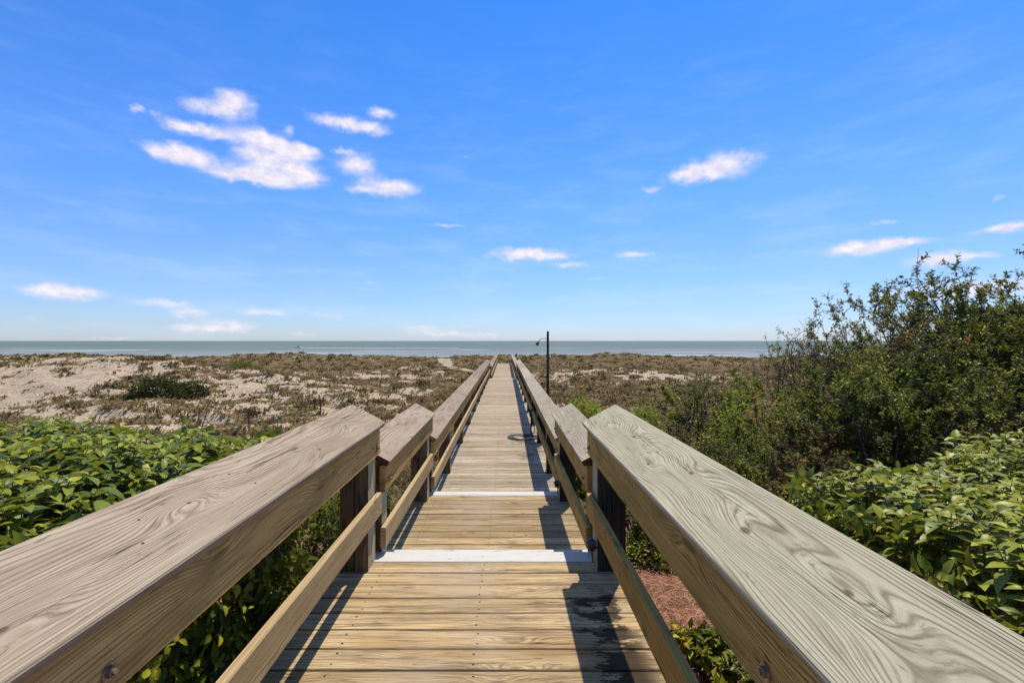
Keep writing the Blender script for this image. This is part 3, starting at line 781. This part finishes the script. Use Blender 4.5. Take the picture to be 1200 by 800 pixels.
def shrub(name, x, y, h, spread, nst, label, m=None, bark=None, leaf=.04, lden=1.0, seed=0, bare=0.0, low=0.1, group=None, cat='shrub', lean=(0, 0), lw=.45):
    r = np.random.default_rng(seed + 100)
    gz = float(ground(x, y)) - .04
    root = thing(name, (x, y, gz), label, cat, group)
    m = m or M['shrub']; bark = bark or M['bark']
    segs = []; LP = []; LD = []
    def grow(p, d, ln, rad, lev, hmax):
        nseg = 5 if lev == 0 else 4 if lev == 1 else 3
        sl = ln / nseg
        for i in range(nseg):
            d = d + r.normal(0, .16 if lev == 0 else .22, 3) + np.array([0, 0, .07]); d = d / np.linalg.norm(d)
            q_ = p + d * sl; r1 = rad * (1 - .75 * (i + 1) / nseg) + .0012; r0 = rad * (1 - .75 * i / nseg) + .0012
            segs.append((p, q_, r0, r1))
            fr = (i + 1) / nseg
            if lev >= 1 or fr > .55:
                nl = int(r.poisson(lden * sl * (62 if lev >= 2 else 30)))
                for _ in range(nl):
                    t = r.random(); LP.append(p + (q_ - p) * t); LD.append(d)
            if lev < 2:
                nb = r.poisson(1.25 if lev == 0 else 1.5) if (lev > 0 or fr > low) else 0
                for _ in range(nb):
                    a = r.normal(size=3); a -= d * a.dot(d); a /= np.linalg.norm(a)
                    dd = d * .75 + a * r.uniform(.5, .95); dd /= np.linalg.norm(dd)
                    grow(q_, dd, ln * r.uniform(.28, .5) * (1.15 - .5 * fr), rad * (1 - .6 * fr) * .55, lev + 1, hmax)
            p = q_
        if lev == 1 or lev == 0:
            for _ in range(2):
                a = r.normal(size=3); dd = d + a * .35; dd /= np.linalg.norm(dd)
                grow(p, dd, ln * .2 + .05, .003, 2, hmax)
    for i in range(nst):
        a = r.uniform(0, 6.28); s_ = spread * math.sqrt(r.random())
        tip = np.array([math.cos(a) * s_ + lean[0], math.sin(a) * s_ * .8 + lean[1], h * r.uniform(.72, 1.0) * (1 - .25 * s_ / max(spread, .01))])
        b0 = np.array([math.cos(a) * s_ * .22, math.sin(a) * s_ * .22, 0.0])
        d = tip - b0; ln = np.linalg.norm(d); grow(b0, d / ln, ln * .93, .010 + h * .008 * r.uniform(.6, 1.2), 0, h)
    V, Fq = tubes_np(segs)
    kz = h / np.percentile(V[:, 2], 99.7); kxy = min(1.0, kz ** .3)
    V = V * np.array([[1, 1, kz]])
    npmesh('branches', V, Fq, 4, np.full(len(V), .5), bark, root)
    if len(LP) > 3:
        LP = [p * np.array([1, 1, kz]) for p in LP]
        P = np.array(LP); D = np.array(LD); n = len(P)
        rad = r.normal(size=(n, 3)); rad -= D * (rad * D).sum(1, keepdims=True); rad /= np.linalg.norm(rad, axis=1, keepdims=True)
        dl = rad + D * r.uniform(.2, .9, (n, 1)); nn = np.array([[0, 0, 1.]]) + r.normal(0, .45, (n, 3))
        keep = np.ones(n, bool)
        if bare > 0:   # thinner cover in some clumps
            cl = fbm(P[:, 0] / .28 + seed, P[:, 2] / .28 + P[:, 1], seed, 2); keep = cl > (bare - .5) * .7
        P, dl, nn = P[keep], dl[keep], nn[keep]; n = len(P)
        L = leaf * r.uniform(.6, 1.25, n)
        V, Fq, nv = small_leaves(P, dl, nn, L, L * lw)
        clump = fbm(P[:, 0] / .3, P[:, 2] / .3 + P[:, 1] / .3, seed + 4, 2)
        tone = np.clip(.42 + clump * 1.9 + r.normal(0, .16, n), 0, 1)
        npmesh('foliage', V, Fq, 3, np.repeat(tone, nv), m, root)
    return root

def at(px, d): return (px - 592) / F * d
def HT(px, d, yt): return EYE - float(ground(at(px, d), d)) + (399 - yt) * d / F
G1 = 'tall shrubs along the right side'
# tall thicket on the right
shrub('wax_myrtle', at(1185, 7.0), 7.0, HT(1185, 7.0, 300), 1.05, 13, 'tallest dense leafy shrub at the far right of the thicket', leaf=.065, seed=1, lden=1.5, group=G1)
shrub('wax_myrtle', at(1102, 7.6), 7.6, HT(1102, 7.6, 308), .75, 9, 'tall upright shrub whose leafy sprig tops out left of the tallest one', leaf=.068, seed=2, lden=1.5, bare=.25, group=G1)
shrub('wax_myrtle', at(1030, 8.0), 8.0, HT(1030, 8.0, 332), .7, 9, 'airy shrub with brownish leaf tips behind the pale hedge', M['shrub_brown'], leaf=.062, seed=3, lden=1.2, bare=.3, group=G1)
shrub('wax_myrtle', at(975, 8.2), 8.2, HT(975, 8.2, 342), .75, 10, 'nearly bare branching shrub at the left end of the tall thicket', M['shrub_brown'], leaf=.055, seed=4, lden=.6, bare=.4, group=G1)
shrub('wax_myrtle', at(1150, 9.4), 9.4, HT(1150, 9.4, 318), 1.1, 11, 'shrub with loose crown showing behind the two tallest ones', leaf=.06, seed=5, lden=1.2, group=G1)
shrub('wax_myrtle', at(1060, 9.6), 9.6, HT(1060, 9.6, 345), 1.0, 10, 'brown-tinged shrub in the back row of the thicket', M['shrub_brown'], leaf=.055, seed=6, lden=1.0, bare=.3, group=G1)
shrub('wax_myrtle', at(962, 8.4), 8.4, HT(962, 8.4, 346), .38, 9, 'slim twiggy shrub standing at the very left edge of the tall thicket', M['shrub_brown'], M['bark_dead'], leaf=.06, seed=9, lden=.6, bare=.3, group=G1)
shrub('wax_myrtle', at(1012, 7.7), 7.7, HT(1012, 7.7, 338), .45, 10, 'twiggy shrub with pale grey stems between two brownish ones', M['shrub'], M['bark_dead'], leaf=.065, seed=13, lden=.8, bare=.25, group=G1)
shrub('wax_myrtle', at(1068, 8.3), 8.3, HT(1068, 8.3, 328), .55, 11, 'full leafy shrub in the middle of the tall thicket', M['shrub'], leaf=.068, seed=14, lden=1.3, bare=.15, group=G1)
shrub('wax_myrtle', at(1142, 7.9), 7.9, HT(1142, 7.9, 318), .5, 10, 'leafy shrub closing the gap left of the tallest one', M['shrub'], leaf=.068, seed=15, lden=1.3, bare=.15, group=G1)
shrub('wax_myrtle', at(1000, 9.0), 9.0, HT(1000, 9.0, 352), .6, 9, 'reddish brown twiggy shrub filling behind the nearly bare one', M['shrub_brown'], leaf=.06, seed=8, lden=1.1, bare=.2, group=G1)
shrub('wax_myrtle', 9.0, 6.6, 4.0, 1.1, 11, 'leafy shrub cut by the right edge of the photo', leaf=.06, seed=7, lden=1.3, group=G1)
G2 = 'dense low shrubs in front of the thicket'
for i, (px, d, h, sp, lb, mm) in enumerate([
        (1165, 5.6, HT(1165, 5.6, 405), .75, 'dark dense shrub behind the right end of the pale hedge', 'dark'),
        (1085, 5.7, HT(1085, 5.7, 415), .7, 'dark green bushy shrub behind the middle of the pale hedge', 'shrub'),
        (1015, 5.9, HT(1015, 5.9, 430), .65, 'dark shrub with lime patches below the airy brown-tipped one', 'dark'),
        (950, 6.2, HT(950, 6.2, 450), .65, 'tangled twiggy shrub with reddish brown leaves low in the thicket', 'shrub_brown'),
        (890, 6.4, HT(890, 6.4, 485), .6, 'tangled olive shrub under the thin sapling', 'dark'),
        (1125, 6.6, HT(1125, 6.6, 372), .7, 'mid-height green shrub inside the thicket', 'shrub'),
        (1000, 7.0, HT(1000, 7.0, 400), .7, 'mid-height olive shrub under the nearly bare one', 'shrub')]):
    shrub('shrub', at(px, d), d, h, sp, 10, lb, M[mm], leaf=.05, seed=20 + i, lden=1.9 if mm == 'dark' else 1.5, low=.0, group=G2)
shrub('sapling', at(893, 8.6), 8.6, HT(893, 8.6, 398), .28, 4, 'thin sapling with leaf tufts reaching the sea line', M['shrub'], leaf=.055, seed=40, lden=.5, bare=.4, cat='sapling')
shrub('dead_sapling', at(801, 7.6), 7.6, HT(801, 7.6, 430), .22, 2, 'thin brown dead sapling standing left of the dark upright shrub', M['shrub_brown'], M['bark_dead'], leaf=.03, seed=41, lden=.3, cat='sapling')
shrub('shrub', at(833, 8.4), 8.4, HT(833, 8.4, 432), .36, 9, 'dark upright leafy shrub with a bright green top', M['dark'], leaf=.055, seed=42, lden=2.0, low=.0)
shrub('shrub', at(785, 8.6), 8.6, HT(785, 8.6, 482), .5, 8, 'low olive bush behind the near right handrail', M['shrub'], leaf=.05, seed=48, lden=1.3, low=.0)
G3 = 'low shrubs edging the right of the walk'
for i, (px, d, h, sp, lb, mm) in enumerate([
        (872, 4.6, HT(872, 4.6, 520), .42, 'low dark shrub at the left tip of the pale hedge', 'dark'),
        (835, 5.6, HT(835, 5.6, 500), .45, 'low bushy olive shrub beside the dark one at the hedge tip', 'shrub'),
        (925, 4.4, HT(925, 4.4, 515), .45, 'low leafy shrub tucked behind the pale hedge', 'shrub_brown'),
        (765, 4.6, HT(765, 4.6, 585), .34, 'small olive shrub beside the pine straw bed', 'shrub_brown'),
        (742, 5.6, HT(742, 5.6, 560), .34, 'small grey-green shrub seen beyond the near right post', 'shrub'),
        (690, 7.6, HT(690, 7.6, 535), .35, 'small bright shrub seen between the right lower rails', 'lime'),
        (800, 6.4, HT(800, 6.4, 497), .4, 'low brownish shrub behind the near handrail cap', 'shrub_brown')]):
    shrub('shrub', at(px, d), d, h, sp, 9, lb, M[mm], leaf=.035, seed=60 + i, lden=2.0, low=.0, group=G3)
# sprigs growing out of the straw by the right rail
for i, (x, y, h) in enumerate([(1.30, 2.85, .30), (1.36, 2.45, .34), (1.16, 2.05, .26)]):
    shrub('hedge_seedling', x, y, h, .16, 5, ['small pale-leaved sprig farthest along the straw bed', 'pale-leaved sprig in the middle of the straw bed', 'pale-leaved sprig nearest the right lower rail end'][i], M['hedge_r'], leaf=.06, seed=80 + i, lden=1.6, low=0, cat='plant', lw=.55)
# left side
def mound_bush(x, y, rx, ry, h, label, m, seed, nl, leaf, nm='dune_bush'):
    """low wind-clipped bush: leaves through a lumpy half dome on short branches"""
    r = np.random.default_rng(seed); gz = float(ground(x, y)) - .05
    root = thing(nm, (x, y, gz), label, 'bush')
    d = rvec(nl); d[:, 2] = np.abs(d[:, 2]); rad = r.uniform(.55, 1.0, nl) ** .5
    a = np.arctan2(d[:, 1], d[:, 0])
    lump = 1 + fbm(a * 1.3 + 7, d[:, 2] * 3, seed, 3) * .75
    P = d * (rad * lump)[:, None] * np.array([[rx, ry, h]])
    dl = d + rvec(nl) * .8; nn = d + np.array([[0, 0, .6]]) + r.normal(0, .4, (nl, 3))
    L = leaf * r.uniform(.6, 1.3, nl)
    V, Fq, nv = small_leaves(P, dl, nn, L, L * .55)
    tone = np.clip(.45 + fbm(P[:, 0] / .5, P[:, 1] / .5 + P[:, 2] / .3, seed + 1, 3) * 1.2 + r.normal(0, .14, nl), 0, 1)
    npmesh('foliage', V, Fq, 3, np.repeat(tone, nv), m, root)
    segs = []
    for i in range(40):
        p = np.zeros(3); t = P[r.integers(nl)] * .92
        for j in range(4):
            q_ = t * ((j + 1) / 4) + r.normal(0, .04, 3); segs.append((p, q_, .03 - .006 * j, .024 - .006 * j)); p = q_
    V, Fq = tubes_np(segs); npmesh('branches', V, Fq, 4, np.full(len(V), .5), M['bark'], root)
mound_bush(at(186, 22.0), 22.0, 1.4, 1.0, 1.3, 'rounded dark green bush alone on the left sand slope', M['deep'], 90, 7000, .10)
mound_bush(at(222, 22.4), 22.4, 1.0, .8, .75, 'lower green shoulder bush right of the rounded dark one', M['deep'], 91, 2600, .10)
mound_bush(at(283, 34.0), 34.0, 1.3, .9, .9, 'small dark bush far off in the dune hollow', M['dark'], 92, 1800, .13)
for (px, d, yt, rx, lb, mm, n_, lf) in (
        (866, 7.4, 455, .50, 'bright lime green bush right of the dark upright shrub', 'lime', 5200, .05),
        (922, 7.3, 462, .60, 'yellow-green loose bush below the thin sapling', 'lime', 5200, .05),
        (684, 12.0, 460, .62, 'fresh green bush behind the second right handrail cap', 'lime', 4200, .06),
        (755, 11.0, 470, .62, 'fresh green bush just beyond the near right handrail end', 'lime', 4200, .06),
        (812, 9.4, 455, .45, 'medium green bush behind the thin brown dead sapling', 'shrub', 2600, .05),
        (772, 4.4, 598, .36, 'small yellow-green bush just beyond the near right post', 'shrub', 5000, .03),
        (1048, 6.2, 440, .50, 'lime patch bush in the middle of the low dark shrubs', 'lime', 3600, .05)):
    mound_bush(at(px, d), d, rx, rx * .85, HT(px, d, yt), lb, M[mm], px, n_, lf, 'leafy_bush')
shrub('shrub', -1.75, 4.6, .7, .4, 7, 'small yellow-green shrub past the end of the left hedge', M['lime'], leaf=.04, seed=93, lden=1.4, low=0)
mound_bush(-1.55, 3.75, .42, .45, .75, 'dark leafy bush filling the corner between the left hedge and post', M['dark'], 95, 4200, .045, 'leafy_bush')
shrub('shrub', -1.9, 6.4, .6, .45, 7, 'small olive shrub below the second left handrail', M['shrub'], leaf=.04, seed=94, lden=1.3, low=0)

# ------------------------------------------------------------------ dune grass and scrub (uncountable)
def tufts(n, seed, ymin, ymax, hmul, name, label, m, toneoff=0.0, blades=11, thr=.45):
    r = np.random.default_rng(seed)
    # density falls with distance so near patches stay full
    y = ymin * (ymax / ymin) ** r.random(n * 3)
    hw = 1.25 * y + 4
    x = r.uniform(-1, 1, n * 3) * hw
    v = vegmask(x, y) * sstep(5, 7, y)
    ok = (v + r.normal(0, .22, len(v)) > thr) & ~((np.abs(x + .14) < 1.15) & (y < 49))
    x, y = x[ok][:n], y[ok][:n]; n = len(x)
    z = ground(x, y) + .02
    sc_ = r.uniform(.5, 1.3, n) * (.8 + .006 * y)
    a = r.uniform(0, 6.28, (n, blades)); rad = r.uniform(.0, .30, (n, blades)) * sc_[:, None] * 1.3
    bx = x[:, None] + np.cos(a) * rad; by = y[:, None] + np.sin(a) * rad
    hh = r.uniform(.05, .22, (n, blades)) * sc_[:, None] * hmul
    lean = r.uniform(.4, 1.5, (n, blades)) * hh
    ang2 = a + r.normal(0, .5, a.shape)
    tx = bx + np.cos(ang2) * lean; ty = by + np.sin(ang2) * lean
    w_ = (r.uniform(.008, .02, (n, blades)) * (1 + y[:, None] * .055))
    px_, py_ = -np.sin(ang2) * w_, np.cos(ang2) * w_
    # face the blade roughly across the view for coverage
    z0 = np.repeat(z[:, None], blades, 1)
    mx_, my_ = bx * .6 + tx * .4, by * .6 + ty * .4
    V = np.stack([np.stack([bx - px_, by - py_, z0 - .03], -1), np.stack([bx + px_, by + py_, z0 - .03], -1),
                  np.stack([mx_ + px_ * 1.2, my_ + py_ * 1.2, z0 + hh * .6], -1), np.stack([tx, ty, z0 + hh], -1), np.stack([mx_ - px_ * 1.2, my_ - py_ * 1.2, z0 + hh * .6], -1)], 2)
    V = V.reshape(-1, 3); N_ = n * blades
    q = np.array([[0, 1, 2], [0, 2, 4], [4, 2, 3]])
    Fq = (q[None] + (np.arange(N_) * 5)[:, None, None]).reshape(-1, 3)
    t = np.clip(.42 + toneoff + fbm(x / 7, y / 5, seed, 3) * 1.1 + r.normal(0, .13, n), 0, 1)
    t = np.clip(np.repeat(t, blades) + r.normal(0, .1, N_), 0, 1)
    o = npmesh(name, V, Fq, 3, np.repeat(t, 5), m)
    return tag(o, label, 'grass', kind='stuff')
tufts(42000, 3, 6.5, 72, .72, 'dune_grass', 'olive and brown grass tufts scattered over the sand dunes', M['grass'], blades=9)
tufts(6000, 4, 7.5, 72, 1.25, 'dune_scrub', 'darker low scrub clumps dotted through the dune grass', M['scrub'], blades=18, thr=.6)

def straw():
    r = np.random.default_rng(12); n = 26000
    x = np.concatenate([r.uniform(.7, 3.4, n), r.uniform(-2.6, -.9, n // 2)]); y = np.concatenate([r.uniform(.6, 6.2, n), r.uniform(2.4, 6.0, n // 2)])
    n = len(x); z = ground(x, y) + r.uniform(0.0, .035, n)
    a = r.uniform(0, 6.28, n); L = r.uniform(.05, .13, n); wv = .0013
    dx_, dy_ = np.cos(a) * L / 2, np.sin(a) * L / 2; px_, py_ = -np.sin(a) * wv, np.cos(a) * wv; dzv = r.normal(0, .012, n)
    V = np.stack([np.stack([x - dx_ - px_, y - dy_ - py_, z - dzv], -1), np.stack([x + dx_ - px_, y + dy_ - py_, z + dzv], -1),
                  np.stack([x + dx_ + px_, y + dy_ + py_, z + dzv], -1), np.stack([x - dx_ + px_, y - dy_ + py_, z - dzv + .003], -1)], 1).reshape(-1, 3)
    Fq = np.arange(n * 4).reshape(-1, 4)
    o = npmesh('pine_straw', V, Fq, 4, np.repeat(r.random(n), 4), M['straw'], None, False)
    tag(o, 'reddish pine straw covering the bed beside the walk', 'mulch', kind='stuff')
straw()

# ------------------------------------------------------------------ lamp post
M['dkmetal'] = simple('dark_weathered_metal', (0.035, 0.035, 0.035), .5, .5)
M['polewood'] = simple('dark_creosoted_pole', (0.075, 0.048, 0.035), .85, 0, 6, (0.035, 0.025, 0.02))
lx, ly = at(642, 20), 20.0
lg = float(ground(lx, ly))
lp = thing('lamp_post', (lx, ly, lg), 'dark timber pole with a curved arm lamp rising above the sea line', 'lamp post')
top = E + .42
mb = MB(); mb.tube([(lx, ly, lg - .3), (lx, ly, lg + 1.2), (lx, ly, top - .02), (lx, ly, top)], [.062, .058, .052, .04], 12); mb.build('pole', M['polewood'], lp, smooth=True)
mb = MB(); az_ = top - .32
mb.tube([(lx - .04, ly, az_), (lx - .28, ly, az_ + .0), (lx - .33, ly, az_ - .02), (lx - .41, ly, az_ - .14)], .012, 8); mb.build('arm', M['dkmetal'], lp, smooth=True)
mb = MB(); mb.tube([(lx - .395, ly, az_ - .115), (lx - .43, ly, az_ - .18), (lx - .47, ly, az_ - .26), (lx - .485, ly, az_ - .285)], [.025, .04, .075, .07], 14); mb.build('lamp_shade', M['dkmetal'], lp, smooth=True)
mb = MB(); mb.tube([(lx - .468, ly, az_ - .262), (lx - .492, ly, az_ - .305)], [.05, .03], 12); mb.build('lens', simple('lamp_glass', (.5, .5, .48), .2), lp, smooth=True)

# ------------------------------------------------------------------ garden hose and tap
hz = E - 2.11
M['hose'] = simple('green_rubber_hose', (0.018, 0.06, 0.042), .4)
pts = []
for i in range(150):
    a = i / 149 * 2 * math.pi * 2.3 + 2.6; rr = .30 + .05 * math.sin(a * .7 + 1)
    pts.append((.40 + rr * math.cos(a) + .02 * i / 150, 9.9 + rr * math.sin(a) * .95, hz + .014 + .028 * max(0, i - 50) / 150))
ex = pts[-1]
pts += [(.60, 10.05, hz + .06), (.66, 10.1, hz + .10), (.64, 10.2, hz + .25), (.61, 10.28, hz + .42), (.585, 10.32, hz + .47)]
mb = MB(); mb.tube(pts, .0115, 8)
ho = mb.build('garden_hose', M['hose'], None, origin=(.4, 9.9, hz), smooth=True)
tag(ho, 'green garden hose lying in loose loops on the boardwalk', 'hose')
mb = MB()
for j in range(3):
    p = [(.60 + .012 * j + .045 * math.cos(a_), 10.36 + .015 * j, hz + .46 + .09 * math.sin(a_)) for a_ in np.linspace(0, 2 * math.pi, 20)]
    mb.tube(p, .011, 6)
tp = thing('water_tap', (.60, 10.36, hz), 'dark standpipe tap fixed beside the right lower rail above the hose', 'tap')
m2 = MB(); m2.tube([(.59, 10.36, hz), (.59, 10.36, hz + .50)], .014, 8); m2.build('pipe', M['dkmetal'], tp, smooth=True)
m2 = MB(); m2.tube([(.59, 10.36, hz + .47), (.57, 10.32, hz + .475), (.56, 10.30, hz + .44)], [.016, .015, .012], 8); m2.build('spout', M['dkmetal'], tp, smooth=True)
m2 = MB(); m2.tube([(.59, 10.36, hz + .50), (.59, 10.36, hz + .53)], .008, 8); m2.tube([(.56, 10.36, hz + .53), (.62, 10.36, hz + .53)], .012, 8); m2.build('handle', M['dkmetal'], tp, smooth=True)
hc = mb.build('hose_coil', M['dkmetal'], None, origin=(.6, 10.36, hz + .46), smooth=True)
tag(hc, 'black hose coil hung over the tap on the right rail', 'hose')

# ------------------------------------------------------------------ step lights on the right posts
def step_light(x, y, z, s, label):
    t = thing('step_light', (x, y, z), label, 'light', 'round step lights by the right posts')
    m2 = MB(); prof = [(.0, .034), (.012, .033), (.024, .028), (.034, .018), (.038, .004)]
    m2.tube([(x, y, z + h_ * s + .0) for h_, _ in prof], [r_ * s for _, r_ in prof], 16)
    m2.build('lamp_shade', simple('dark_bluish_cap', (0.05, 0.055, 0.075), .45, .3), t, smooth=True)
    m2 = MB(); m2.tube([(x, y, z - .035 * s), (x, y, z + .002)], [.024 * s, .024 * s], 14); m2.build('lens', M['dkmetal'], t, smooth=True)
    m2 = MB(); m2.tube([(x, y, z - .02 * s), (x + .05, y, z - .02 * s)], .009, 8); m2.tube([(x + .006, y + .004, z - .03), (x + .012, y + .006, z - .12)], .004, 6); m2.build('bracket', M['dkmetal'], t)
step_light(.555, 2.93, E - 1.31, 1.0, 'dark round step light beside the nearest white step')
step_light(.585, 5.17, E - 1.62, 1.0, 'dark round step light beside the second white step')

# ------------------------------------------------------------------ stakes
M['stake'] = simple('rusty_stake', (0.16, 0.06, 0.035), .9, 0, 20, (0.08, 0.035, 0.02))
for (px, d, h, lb) in ((375, 19, .75, 'thin rusty stake in the grass left of the handrail end'), (291, 15.5, .62, 'thin rusty stake just beyond the left hedge')):
    x = at(px, d); g = float(ground(x, d))
    mb = MB(); mb.board((x, d, g - .2), (0.02, 0, 1), (1, 0, 0), (0, -1, 0), h + .2, .05, .04, ch=.004)
    mb.board((x, d - .045, g + h * .8), (0.02, 0, 1), (1, 0, 0), (0, -1, 0), .05, .08, .01, ch=.002)
    o = mb.build('stake', M['stake'], None, origin=(x, d, g)); tag(o, lb, 'stake', 'stakes in the dune sand')

# ------------------------------------------------------------------ motorboat and its wake
by_ = 430.0; bx_ = at(349, by_)
bt = thing('motorboat', (bx_, by_, SEA), 'tiny motorboat drawing a long white wake across the sea', 'boat')
mb = MB(); secs = [(-2.6, .75, .95), (-1, .95, 1.0), (1, .9, 1.05), (2.4, .45, 1.2), (3.2, .04, 1.35)]
st = 0
for (sx, hw_, fb) in secs:
    for (a, b) in ((-1, fb), (-.75, .05), (0, -.3), (.75, .05), (1, fb)): mb.v.append((bx_ - sx, by_ + a * hw_, SEA + b))
for k in range(len(secs) - 1):
    for i in range(4): a0 = k * 5 + i; mb.face((a0, a0 + 1, a0 + 6, a0 + 5))
    mb.face((k * 5, k * 5 + 5, k * 5 + 9, k * 5 + 4))
mb.face((0, 1, 2, 3, 4))
mb.build('hull', simple('boat_gelcoat', (.6, .6, .6), .3), bt)
mb = MB(); mb.board((bx_ + .3, by_ - .45, SEA + 1.95), (0, 1, 0), (1, 0, 0), (0, 0, 1), .9, 1.0, .9, ch=.1); mb.build('console', simple('dark_console', (.06, .07, .08), .3), bt)
mb = MB(); n = 60; hw2 = 150.0
for i in range(n + 1):
    t = i / n; x = bx_ + 3 + hw2 * t; ww = .5 + 2.2 * t ** .6 + .4 * math.sin(i * 2.1)
    mb.v += [(x, by_ - ww, SEA + .05), (x, by_ - ww * .4, SEA + .32 * (1 - t * .5)), (x, by_ + ww * .4, SEA + .32 * (1 - t * .5)), (x, by_ + ww, SEA + .05)]
for i in range(n):
    for j in range(3): a0 = i * 4 + j; mb.face((a0, a0 + 4, a0 + 5, a0 + 1))
wk_ = mb.build('wake', simple('white_foam', (.62, .66, .66), .8, 0, .4, (.30, .36, .36)), None)
tag(wk_, 'long thin white wake trailing right of the motorboat', 'foam', kind='stuff')
